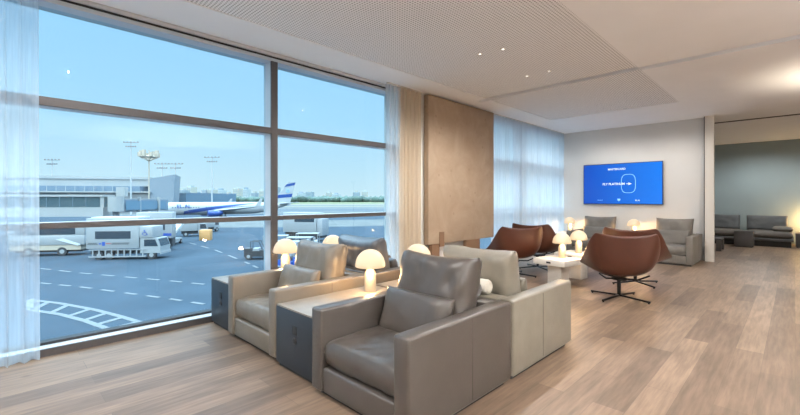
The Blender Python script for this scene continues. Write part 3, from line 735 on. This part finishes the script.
# 5: van + baggage container + small trucks farther
def small_truck(label, pa, ta, pb, tb, hbox=2.7, cabfrac=.3):
    a, b = site(pa, ta), site(pb, tb); t, L = vehicle('small_truck', label, 'truck', a, b, 'small white trucks on the apron')
    box('cargo_box', 0, L * (1 - cabfrac) - .05, 0, 2.2, .9, hbox + .3, vwhite, t, .03); c = cab(t, L * (1 - cabfrac), L, .5, 2.1, 1.0); c.location = (0, 1.1, 0)
    box('chassis', .2, L * .9, .3, 1.9, .4, .89, vdark, t)
    for x in (L * .2, L * .8): wheel(t, x, .2, .4)
small_truck('white box truck parked beyond the belt loader', 180, 64, 208, 66, 2.5, .36)
small_truck('small white truck right of the box truck on the apron', 206, 72, 220, 76, 2.0, .4)
o = box('cargo_container', 0, 1.5, 0, 1.5, 0.0, 1.5, vorange, None, .04); o.location = site(199, 58.5); o.rotation_euler = (0, 0, 1.0); tag(o, 'orange brown cargo container in front of the white box truck', 'container')
# 6: catering truck right of the mullion
a, b = site(283, 58.5), site(322, 57)
t, L = vehicle('catering_truck', 'white high-box truck with dark window band, right of the mullion', 'truck', a, b)
box('cargo_box', 0, L * .86, 0, 2.4, 1.25, 4.1, vwhite, t, .04); box('window_band', L * .30, L * .80, -.02, -.002, 2.75, 3.65, vglass, t); box('grey_front', L * .87, L, .05, 2.3, .8, 3.2, vgrey, t, .05)
box('chassis', .2, L * .98, .3, 2.0, .45, 1.24, vdark, t); box('lower_band', L * .3, L * .8, -.012, -.002, 2.35, 2.42, vgrey, t)
for x in (1.0, L * .8): wheel(t, x, .2, .45)
# 7: baggage carts near the glass
rnd = random.Random(5)
spots = [(276, 44, 'dark framed'), (288, 38, 'pale'), (300, 42, 'pale'), (292, 33.5, 'white sided'), (308, 47, 'pale'), (281, 35.5, 'white sided')]
where = ['behind the lamp at the mullion', 'in the middle of the parked carts', 'farther right among the parked carts', 'low behind the beige armchair cushion', 'last in the row under the high-box truck', 'just right of the mullion, near']
for i, ((px, tt, kind), wh) in enumerate(zip(spots, where)):
    p = site(px, tt); t = thing('baggage_cart', kind + ' baggage cart ' + wh, 'cart', p, .9 + rnd.uniform(-.3, .3), 'parked baggage carts')
    box('bed', -1.3, 1.3, -.75, .75, .42, .52, vgrey, t); 
    bm = bmesh.new()
    for sx in (-1.25, 1.25):
        for sy in (-.7, .7): cyl(bm, (sx, sy, .52), (sx, sy, 2.0), .04, n=8)
    bx(bm, -1.3, 1.3, -.75, .75, 2.0, 2.06); bx(bm, -1.28, -1.22, -.7, .7, .52, 2.0); obj('canopy_frame', bm, vwhite if i != 0 else vgrey, t)
    bm = bmesh.new()
    for k in range(5): 
        x = -1.1 + k * .46 + rnd.uniform(-.05, .05); bx(bm, x, x + .38, -.5 + rnd.uniform(-.1, .1), .3, .525, .9 + rnd.uniform(-.1, .5), .03)
    obj('baggage_load', bm, [vblue, alu_l, vdark][i % 3], t)
    for sx in (-.9, .9): wheel(t, sx, -.7, .22, .15)
# 8: tug
p = site(259, 40.5); t = thing('baggage_tug', 'dark baggage tug by the left side of the mullion', 'tug', p, .9)
bm = bmesh.new(); prism(bm, [(-1.3, .3), (1.3, .3), (1.3, .8), (.3, .95), (.2, .85), (-.6, .85), (-.7, 1.1), (-1.3, 1.1)], -.65, .65); obj('body', bm, vdark, t)
box('seat', -.5, .1, -.5, .5, .86, 1.1, vgrey, t)
bm = bmesh.new(); tube(bm, [(-.7, -.5, 1.1), (-.7, -.5, 1.8), (.1, -.5, 1.8), (.45, -.5, .95)], .035); tube(bm, [(-.7, .5, 1.1), (-.7, .5, 1.8), (.1, .5, 1.8), (.45, .5, .95)], .035); obj('roll_frame', bm, vdark, t)
wheel(t, -.85, -.6, .34); wheel(t, .85, -.6, .34)

# ---- the airliner
nose, tail = site(150, 115), site(291, 140)
d = tail - nose; LEN = d.length
pl = thing('airliner', 'white airliner with blue swoosh and striped tail fin parked across the apron', 'airplane', (nose.x, nose.y, GZ), math.atan2(d.y, d.x))
awhite = mat('aircraft_white', (.38, .385, .39), .3); ablue = mat('aircraft_blue', (.015, .06, .24), .35); asky = mat('aircraft_pale_blue', (.30, .52, .75), .4)
def fus(s):
    """radius and axis height along the fuselage, s in 0..1"""
    if s < .14: r = 1.95 * math.sqrt(max(0, 1 - (1 - s / .14) ** 2)) ** .9; zc = 3.25 - .35 * (1 - s / .14)
    elif s < .68: r = 1.95; zc = 3.25
    else: k = (s - .68) / .32; r = 1.95 * (1 - k ** 1.5 * .92); zc = 3.25 + 1.25 * k ** 1.4
    return r, zc
bm = bmesh.new(); rings = []; NS, NA = 60, 28
for i in range(NS + 1):
    s = i / NS; r, zc = fus(max(s, .0015)); rings.append([bm.verts.new((s * LEN, r * math.cos(2 * PI * k / NA), zc + r * math.sin(2 * PI * k / NA))) for k in range(NA)])
for A, B in zip(rings, rings[1:]):
    for k in range(NA): bm.faces.new((A[k], A[(k + 1) % NA], B[(k + 1) % NA], B[k]))
bm.faces.new(rings[0]); bm.faces.new(rings[-1][::-1]); obj('fuselage', bm, awhite, pl, smooth=True)
def side(s, a, off=.03):
    r, zc = fus(s); return (s * LEN, -(r + off) * math.cos(a), zc + (r + off) * math.sin(a))
bm = bmesh.new(); pv = None                    # swoosh: low at the nose, rising to the roof line aft
for i in range(41):
    u = i / 40; s = .20 + .50 * u; a0 = -.75 + 1.65 * u ** .75; wd = .62 * (1 - u) ** .7 + .03
    q = [bm.verts.new(side(s, a0 + wd * f)) for f in (-.5, -.25, 0, .25, .5)]
    if pv:
        for m_ in range(4): bm.faces.new((pv[m_], q[m_], q[m_ + 1], pv[m_ + 1]))
    pv = q
obj('blue_swoosh', bm, ablue, pl)
bm = bmesh.new()
for i in range(44):
    s = .13 + i * .0165
    if .30 < s < .34: continue
    q = [bm.verts.new(side(s + ds, a)) for ds, a in ((-.0028, .10), (.0028, .10), (.0028, .30), (-.0028, .30))]; bm.faces.new(q)
obj('cabin_windows', bm, vglass, pl)
tx = text('EL AL', 1.6, LEN * .20, 3.95, ablue, pl, y=-1.92, name='airline_lettering', bold=.02, rot=(PI / 2 - .25, 0, 0), ext=.02)
def wing(name, sgn, x0, c0, y1, x1, c1, z0, z1, th, m=awhite):
    bm = bmesh.new(); A = []
    for (x, y, z, c) in ((x0, 0.0, z0, c0), (x1, sgn * y1, z1, c1)):
        A.append([bm.verts.new((x + c * f, y, z + th * c * h)) for f, h in ((0, 0), (.15, .5), (.45, .55), (1, 0), (.45, -.45), (.15, -.4))])
    for k in range(6): bm.faces.new((A[0][k], A[0][(k + 1) % 6], A[1][(k + 1) % 6], A[1][k]))
    bm.faces.new(A[0]); bm.faces.new(A[1][::-1]); return obj(name, bm, m, pl)
for sgn in (-1, 1):
    wg = wing('wing', sgn, LEN * .36, 7.2, 17, LEN * .36 + 9.0, 1.7, 2.3, 3.9, .13)
    bm = bmesh.new(); prism(bm, [(LEN * .36 + 9.3, 3.9), (LEN * .36 + 10.9, 3.95), (LEN * .36 + 11.6, 6.3), (LEN * .36 + 11.0, 6.3)], sgn * 17 - .08, sgn * 17 + .08); obj('winglet', bm, awhite, wg)
    wing('tailplane', sgn, LEN * .88, 3.6, 7.0, LEN * .88 + 4.4, 1.3, 4.5, 5.1, .1)
    bm = bmesh.new(); cyl(bm, (LEN * .34, sgn * 5, 1.75), (LEN * .34 + 2.6, sgn * 5, 1.75), .95, .95, 24); cyl(bm, (LEN * .34 + 2.6, sgn * 5, 1.75), (LEN * .34 + 4.2, sgn * 5, 1.9), .95, .45, 24); obj('engine', bm, ablue, pl, angle=40)
bm = bmesh.new(); x0 = LEN * .845
FIN = [(x0 - 1.5, 4.9), (x0, 5.3), (x0 + 5.6, 12.1), (x0 + 8.1, 12.1), (x0 + 6.2, 5.0)]
prism(bm, FIN, -.16, .16); fin = obj('tail_fin', bm, awhite, pl)
def finband(f0, f1, skew):
    def pt(lead, f):
        if lead: return (x0 + 5.6 * f, 5.3 + 6.8 * f)
        return (x0 + 6.2 + 1.9 * f, 5.0 + 7.1 * f)
    a, b, c_, e = pt(True, f0), pt(False, f0 + skew), pt(False, f1 + skew), pt(True, f1)
    bm = bmesh.new(); prism(bm, [a, b, c_, e], -.19, .19); obj('blue_band', bm, ablue, fin)
finband(.16, .33, .10); finband(.74, .88, .11)
bm = bmesh.new()
for k in (0, PI): 
    q = [(x0 + 5.3 + .75 * math.cos(k + PI / 2 + j * 2 * PI / 3), 9.0 + .75 * math.sin(k + PI / 2 + j * 2 * PI / 3)) for j in range(3)]
    for u, v in zip(q, q[1:] + q[:1]): cyl(bm, (u[0], -.2, u[1]), (v[0], -.2, v[1]), .09, n=6)
obj('fin_emblem', bm, asky, fin)
bm = bmesh.new()
for x, y in ((LEN * .12, 0), (LEN * .47, -2.8), (LEN * .47, 2.8)):
    cyl(bm, (x, y, .5), (x, y, 2.0), .12, n=8)
    for q in (-.25, .25): cyl(bm, (x, y + q - .15, .5), (x, y + q + .15, .5), .5, n=16)
obj('landing_gear', bm, vdark, pl)

# ---- terminal pier and jet bridges at the left
bwhite = mat('pier_white', (.33, .335, .33), .6, noise_amt=.04, noise_scale=.2); bgrey = mat('pier_grey', (.17, .19, .21), .6, noise_amt=.05, noise_scale=.15)
bglass = mat('pier_glass', (.055, .10, .12), .15); bteal = mat('pier_blue_grey', (.13, .19, .25), .5)
def slab(parent, name, pa, ta, pb, tb, y_top, y_bot, depth, m, tref=None):
    """upright block between two bearings, its top and foot at the given heights, pulled back by depth"""
    a, b = site(pa, ta), site(pb, tb); dd = (b - a).normalized(); nr = Vector((-dd.y, dd.x, 0)); nr = nr if nr.x < 0 else -nr
    z0, z1 = y_bot, y_top
    bm = bmesh.new(); q = [a, b, b + nr * depth, a + nr * depth]
    v0 = [bm.verts.new((p.x, p.y, z0)) for p in q]; v1 = [bm.verts.new((p.x, p.y, z1)) for p in q]
    bm.faces.new(v0[::-1]); bm.faces.new(v1)
    for i in range(4): bm.faces.new((v0[i], v0[(i + 1) % 4], v1[(i + 1) % 4], v1[i]))
    return obj(name, bm, m, parent)
T = thing('terminal_building', 'long white roofed terminal building with grey slanted end on the left skyline', 'building')
slab(T, 'roof', -60, 170, 148, 190, hgt(176.3, 185), hgt(179, 185), 40, bwhite)
slab(T, 'upper_wall', -60, 170.5, 148, 190.5, hgt(179, 185) - .01, hgt(186, 185), 38, bwhite)
slab(T, 'glass_storey', -60, 165, 140, 184, hgt(186, 180), hgt(191.5, 180), 30, bteal)
slab(T, 'lower_storey', -60, 160, 150, 178, hgt(191.6, 170), GZ, 28, bgrey)
a = site(148, 178); e = site(175, 182); dd = (e - a); L = dd.length
bm = bmesh.new(); z1, z0 = hgt(175.5, 180), GZ
prism(bm, [(0, z0), (L * .90, z0), (L, z1 + .6), (0, z1 - 1.6)], 0, 20); o = obj('slanted_end', bm, mat('ribbed_cladding', (.20, .24, .28), .5), T); o.location = (a.x, a.y, 0); o.rotation_euler = (0, 0, math.atan2(dd.y, dd.x))
for k_ in range(16):
    pa_ = -10 + k_ * 9.4; slab(T, 'facade_rib', pa_, 166.5 + k_ * 1.05, pa_ + .5, 166.6 + k_ * 1.05, hgt(186, 180), hgt(191.4, 180), .4, bwhite)
slab(T, 'cornice', -60, 158, 150, 177, hgt(191.2, 170), hgt(192.4, 170), 2, bwhite)
J = thing('jet_bridge', 'glass-sided jet bridge with white frame at the left behind the trucks', 'jet bridge')
slab(J, 'roof', -40, 62, 103, 66, hgt(194.6, 64), hgt(196.6, 64), 4, bwhite)
slab(J, 'glass_side', -40, 62.2, 100, 66.2, hgt(196.7, 64), hgt(207.4, 64), 3.4, bglass)
for k_ in range(9):
    pa_ = -20 + k_ * 13.2; slab(J, 'glazing_bar', pa_, 62.0 + k_ * .37, pa_ + .35, 62.02 + k_ * .37, hgt(196.7, 64), hgt(207.4, 64), .1, bteal)
slab(J, 'lower_skirt', -40, 62, 103, 66, hgt(207.5, 64), hgt(217, 64), 4, bwhite)
slab(J, 'end_frame', 100.2, 66, 104, 66.3, hgt(196.7, 64), hgt(217, 64), 4, bwhite)
bm = bmesh.new(); p = site(116, 67); cyl(bm, (p.x, p.y, hgt(211.5, 67)), (p.x, p.y, hgt(196.5, 67)), 1.15, n=32); obj('rotunda', bm, bwhite, J, angle=40)
bm = bmesh.new(); cyl(bm, (p.x, p.y, GZ), (p.x, p.y, hgt(211.6, 67)), .5, n=20); obj('support_leg', bm, bgrey, J, angle=40)
slab(J, 'plant_box', 116, 72, 125, 72.5, hgt(187, 72), hgt(196.4, 72), 2, bwhite)
J2 = thing('jet_bridge', 'blue-grey telescopic jet bridge right of the white rotunda', 'jet bridge')
slab(J2, 'tunnel', 124, 72, 168, 84, hgt(199.5, 78), hgt(211, 78), 3.2, bteal)
slab(J2, 'glass_side', 126, 71.9, 166, 83.2, hgt(201, 78), hgt(209.5, 78), .05, mat('bridge_glass', (.12, .22, .30), .2))
slab(J2, 'end_frame', 140, 75.5, 141.2, 75.8, hgt(197, 75), GZ, .5, bwhite)
slab(J2, 'end_frame', 159, 80.5, 160.4, 80.8, hgt(197, 80), GZ, .5, bwhite)
slab(J2, 'roof', 124, 72, 168, 84, hgt(198.6, 78), hgt(199.4, 78), 3.2, bwhite)

# ---- light masts
mpole = mat('mast_grey', (.42, .43, .44), .6); mlamp = mat('mast_lamp', (.22, .24, .26), .5)
def mast(label, px, t_, ytop, kind, m=bwhite):
    p = site(px, t_); t = thing('light_mast', label, 'light mast', p, YAW, 'airfield light masts'); zt = hgt(ytop, t_) - GZ
    k = t_ / 150
    bm = bmesh.new(); cyl(bm, (0, 0, 0), (0, 0, zt), .30 * k, .16 * k, 12); obj('pole', bm, mpole if kind != 'ring' else vtan, t, angle=40)
    bm = bmesh.new()
    if kind == 'ring':
        lathe(bm, [(2.4 * k, zt - 3.2 * k), (3.2 * k, zt - 2.6 * k), (2.4 * k, zt - 2.2 * k)], 20)
        for i in range(8):
            a = i / 8 * 2 * PI; c_ = (3.0 * k * math.cos(a), 3.0 * k * math.sin(a)); bx(bm, c_[0] - .5 * k, c_[0] + .5 * k, c_[1] - .5 * k, c_[1] + .5 * k, zt - 2.6 * k, zt - (.2 + .8 * (i % 2)) * k)
            cyl(bm, (0, 0, zt - 4.2 * k), (*c_, zt - 2.6 * k), .15 * k, n=6)
    else:
        for z, w in ((zt - .6 * k, 2.6 * k), (zt - 2.2 * k, 1.7 * k)):
            bx(bm, -w, w, -.12 * k, .12 * k, z - .1 * k, z + .12 * k)
            for i in range(5):
                x = -w + i * w / 2; bx(bm, x - .2 * k, x + .2 * k, -.25 * k, .2 * k, z - .1 * k, z + .4 * k)
    obj('floodlights', bm, mlamp if kind != 'ring' else vtan, t)
mast('tall light mast with two crossbars above the terminal roof', 131, 160, 141, 'bar')
mast('thick mast with a ring of floodlights in front of the slanted building', 149, 130, 150, 'ring')
mast('slender light mast alone above the airliner', 212, 200, 156, 'bar')
mast('small distant light mast at the far left above the terminal', 52, 260, 158.5, 'bar')
mast('distant light mast just left of the slanted building corner', 162, 270, 162.5, 'bar')
mast('distant light mast just right of the slanted building corner', 175.5, 280, 162.5, 'bar')

# ---- skyline and trees far away
rnd = random.Random(11)
cols = [mat('city_hazed_pale', (.38, .41, .44), .8), mat('city_hazed_blue_grey', (.24, .29, .34), .8), mat('city_hazed_cream', (.42, .40, .36), .8)]  # colours lightened to stand in for distance haze
hint = ['pale low block', 'slim pale tower', 'broad grey block', 'cream apartment block', 'grey tower', 'pale stepped block']
px = 168; i = 0
while px < 400:
    big = px < 275
    wpx = rnd.uniform(4, 9) if big else rnd.uniform(4, 7)
    tt = rnd.uniform(1250, 1700)
    top = rnd.uniform(186.5, 193.5) if big else rnd.uniform(191.5, 196)
    p, q = site(px, tt), site(px + wpx, tt); D = q - p
    if not big and rnd.random() < .45: px += wpx + 6; continue
    pos = 'left of' if px < 205 else ('behind' if px < 225 else ('right of' if px < 268 else 'far right of'))
    o = thing('skyline_building', '%s on the horizon skyline %s the slender mast' % (hint[i % 6], pos), 'building', (p.x, p.y, GZ), math.atan2(D.y, D.x), 'distant skyline buildings')
    h = hgt(top, tt) - GZ
    bm = bmesh.new(); bx(bm, 0, D.length, 0, 40, 0, h); obj('tower', bm, cols[i % 3], o)
    bm = bmesh.new(); bx(bm, D.length * .3, D.length * .7, 5, 30, h, h + rnd.uniform(3, 8)); obj('roof_storey', bm, cols[(i + 1) % 3], o)
    bm = bmesh.new()
    for k in range(5): bx(bm, D.length * .05, D.length * .95, -.6, -.1, h * (.3 + .14 * k), h * (.3 + .14 * k) + h * .05)
    obj('window_bands', bm, cols[1], o)
    px += wpx + rnd.uniform(.5, 4); i += 1
tm = mat('treeline_hazed_green', (.075, .115, .095), .9, noise_amt=.4, noise_scale=.02)  # green paled to paint in the haze of distance
bm = bmesh.new()
for i in range(420):
    pxx = rnd.uniform(165, 402); tt = rnd.uniform(900, 1200); p = site(pxx, tt); s = rnd.uniform(5, 10)
    n = bmesh.new(); bmesh.ops.create_icosphere(n, subdivisions=1, radius=s)
    for v in n.verts: v.co *= 1 + rnd.uniform(-.2, .2)
    join(bm, n, Matrix.Translation((p.x, p.y, GZ + s * .6)) @ Matrix.Diagonal((1.5, 1.5, .95, 1)))
struct(obj('treeline', bm, tm, smooth=True), 'stuff')['label'] = 'dark green line of trees on the airfield horizon'
# glazed low pier behind the airliner
P = thing('low_pier', 'low blue-grey pier building behind the airliner nose', 'building')
slab(P, 'pier_wall', 186, 216, 236, 250, hgt(194, 230), GZ, 20, mat('pier_dark_blue', (.11, .18, .24), .4))
slab(P, 'pier_roof', 185.5, 215.5, 236.5, 250.5, hgt(193.2, 230), hgt(194, 230) + .01, 22, bteal)

# ------------------------------------------------------------------ LIGHT
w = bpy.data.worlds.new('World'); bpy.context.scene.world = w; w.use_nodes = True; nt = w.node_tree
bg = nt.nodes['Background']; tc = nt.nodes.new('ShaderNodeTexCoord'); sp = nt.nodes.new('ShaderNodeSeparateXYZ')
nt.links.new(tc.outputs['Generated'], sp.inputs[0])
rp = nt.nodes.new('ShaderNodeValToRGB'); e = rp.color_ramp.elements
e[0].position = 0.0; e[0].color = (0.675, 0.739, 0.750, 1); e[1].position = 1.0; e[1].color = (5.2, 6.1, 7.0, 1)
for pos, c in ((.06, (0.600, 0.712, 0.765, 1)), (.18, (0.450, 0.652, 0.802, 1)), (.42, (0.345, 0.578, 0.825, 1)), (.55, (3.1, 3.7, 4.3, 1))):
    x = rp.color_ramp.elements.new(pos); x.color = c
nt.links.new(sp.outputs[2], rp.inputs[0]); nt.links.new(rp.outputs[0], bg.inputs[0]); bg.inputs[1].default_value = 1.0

sun = bpy.data.lights.new('sun', 'SUN'); sun.energy = 1.7; sun.color = (1, .88, .70); sun.angle = .01
so = bpy.data.objects.new('sun', sun); C.objects.link(so)
so.rotation_euler = Vector((-.45, .80, -.42)).to_track_quat('-Z', 'Y').to_euler()      # from behind the terminal, low

def ceiling_beam(x, y, e, col=(1, .975, .95), ang=165):  # added unseen fill, except the two set at modelled ceiling spots
    l = bpy.data.lights.new('ceiling_spot_and_fill', 'SPOT'); l.energy = e; l.color = col; l.spot_size = math.radians(ang); l.spot_blend = .6; l.shadow_soft_size = .006
    o = bpy.data.objects.new('ceiling_spot_and_fill', l); C.objects.link(o); o.location = (x, y, CZ - .03)
for x, y in ((.6, 1.0), (3.2, 1.0), (.6, 4.2), (3.2, 4.2), (.4, 8.0), (3.2, 8.0), (-.6, -2.0), (2.6, -2.0)):
    ceiling_beam(x, y, 78)
for x, y in ((-2.7, -1.0), (-2.2, .7), (-2.432, 4.179), (-2.402, 5.343)):  # first two are added fill, last two sit at ceiling spots
    ceiling_beam(x, y, 120)
for x, y in ((-3.2, 9.4), (-1.9, 9.4)): ceiling_beam(x, y, 45)
for x, y in ((-.6, 14.6), (2.4, 13.6)): ceiling_beam(x, y, 130, (.95, .98, 1))  # fill added to brighten the dark far room
# unseen floor lamp added right of the frame for the ceiling glow
ul = thing('added_uplighter', 'slim black floor lamp added out of the frame at right to light the ceiling', 'lamp', (.9, 8.1, 0))
bm = bmesh.new(); cyl(bm, (0, 0, 0), (0, 0, .03), .15, n=24); cyl(bm, (0, 0, .03), (0, 0, 1.75), .015, n=12); obj('stand', bm, black, ul)
bm = bmesh.new(); lathe(bm, [(.02, 1.75), (.10, 1.9), (.09, 1.9), (.015, 1.76)], 24); obj('bowl', bm, black, ul)
l = bpy.data.lights.new('uplight_fill', 'SPOT'); l.energy = 115; l.color = (1, .86, .68); l.spot_size = math.radians(125); l.spot_blend = .9; l.shadow_soft_size = .015
o = bpy.data.objects.new('uplight_fill', l); C.objects.link(o); o.location = (0, 0, 1.93); o.rotation_euler = (PI, 0, 0); o.parent = ul

for x, y, wh in ((2.4, -1.6, 'behind the camera'), (3.4, 3.6, 'by the right wall')):  # unseen copies added as strong ceiling fill
    c_ = copy_tree(ul); c_.location = (x, y, 0); c_['label'] = 'slim black floor lamp added as fill light for the ceiling, ' + wh; c_['group'] = ul['group'] = 'added floor uplighters'
    for ch in c_.children:
        if ch.type == 'LIGHT': ch.data = ch.data.copy(); ch.data.energy = 1500; ch.data.color = (.96, .98, 1); ch.data.spot_size = math.radians(165)

# ------------------------------------------------------------------ CAMERA
cam = bpy.data.cameras.new('camera'); co = bpy.data.objects.new('camera', cam); C.objects.link(co)
cam.sensor_width = 36; cam.lens = 18.0; cam.clip_start = .05; cam.clip_end = 9000
cam.shift_y = -(207.5 - PY) / 800.0
co.location = (0, 0, EYE); co.rotation_euler = (PI / 2, 0, YAW)
S = bpy.context.scene; S.camera = co
S.view_settings.view_transform = 'Standard'; S.view_settings.look = 'None'; S.view_settings.gamma = 1; S.view_settings.use_curve_mapping = False
S.view_settings.exposure = 0.50
S.cycles.use_denoising = True
S.cycles.transparent_max_bounces = 24; S.cycles.max_bounces = 10; S.cycles.diffuse_bounces = 5
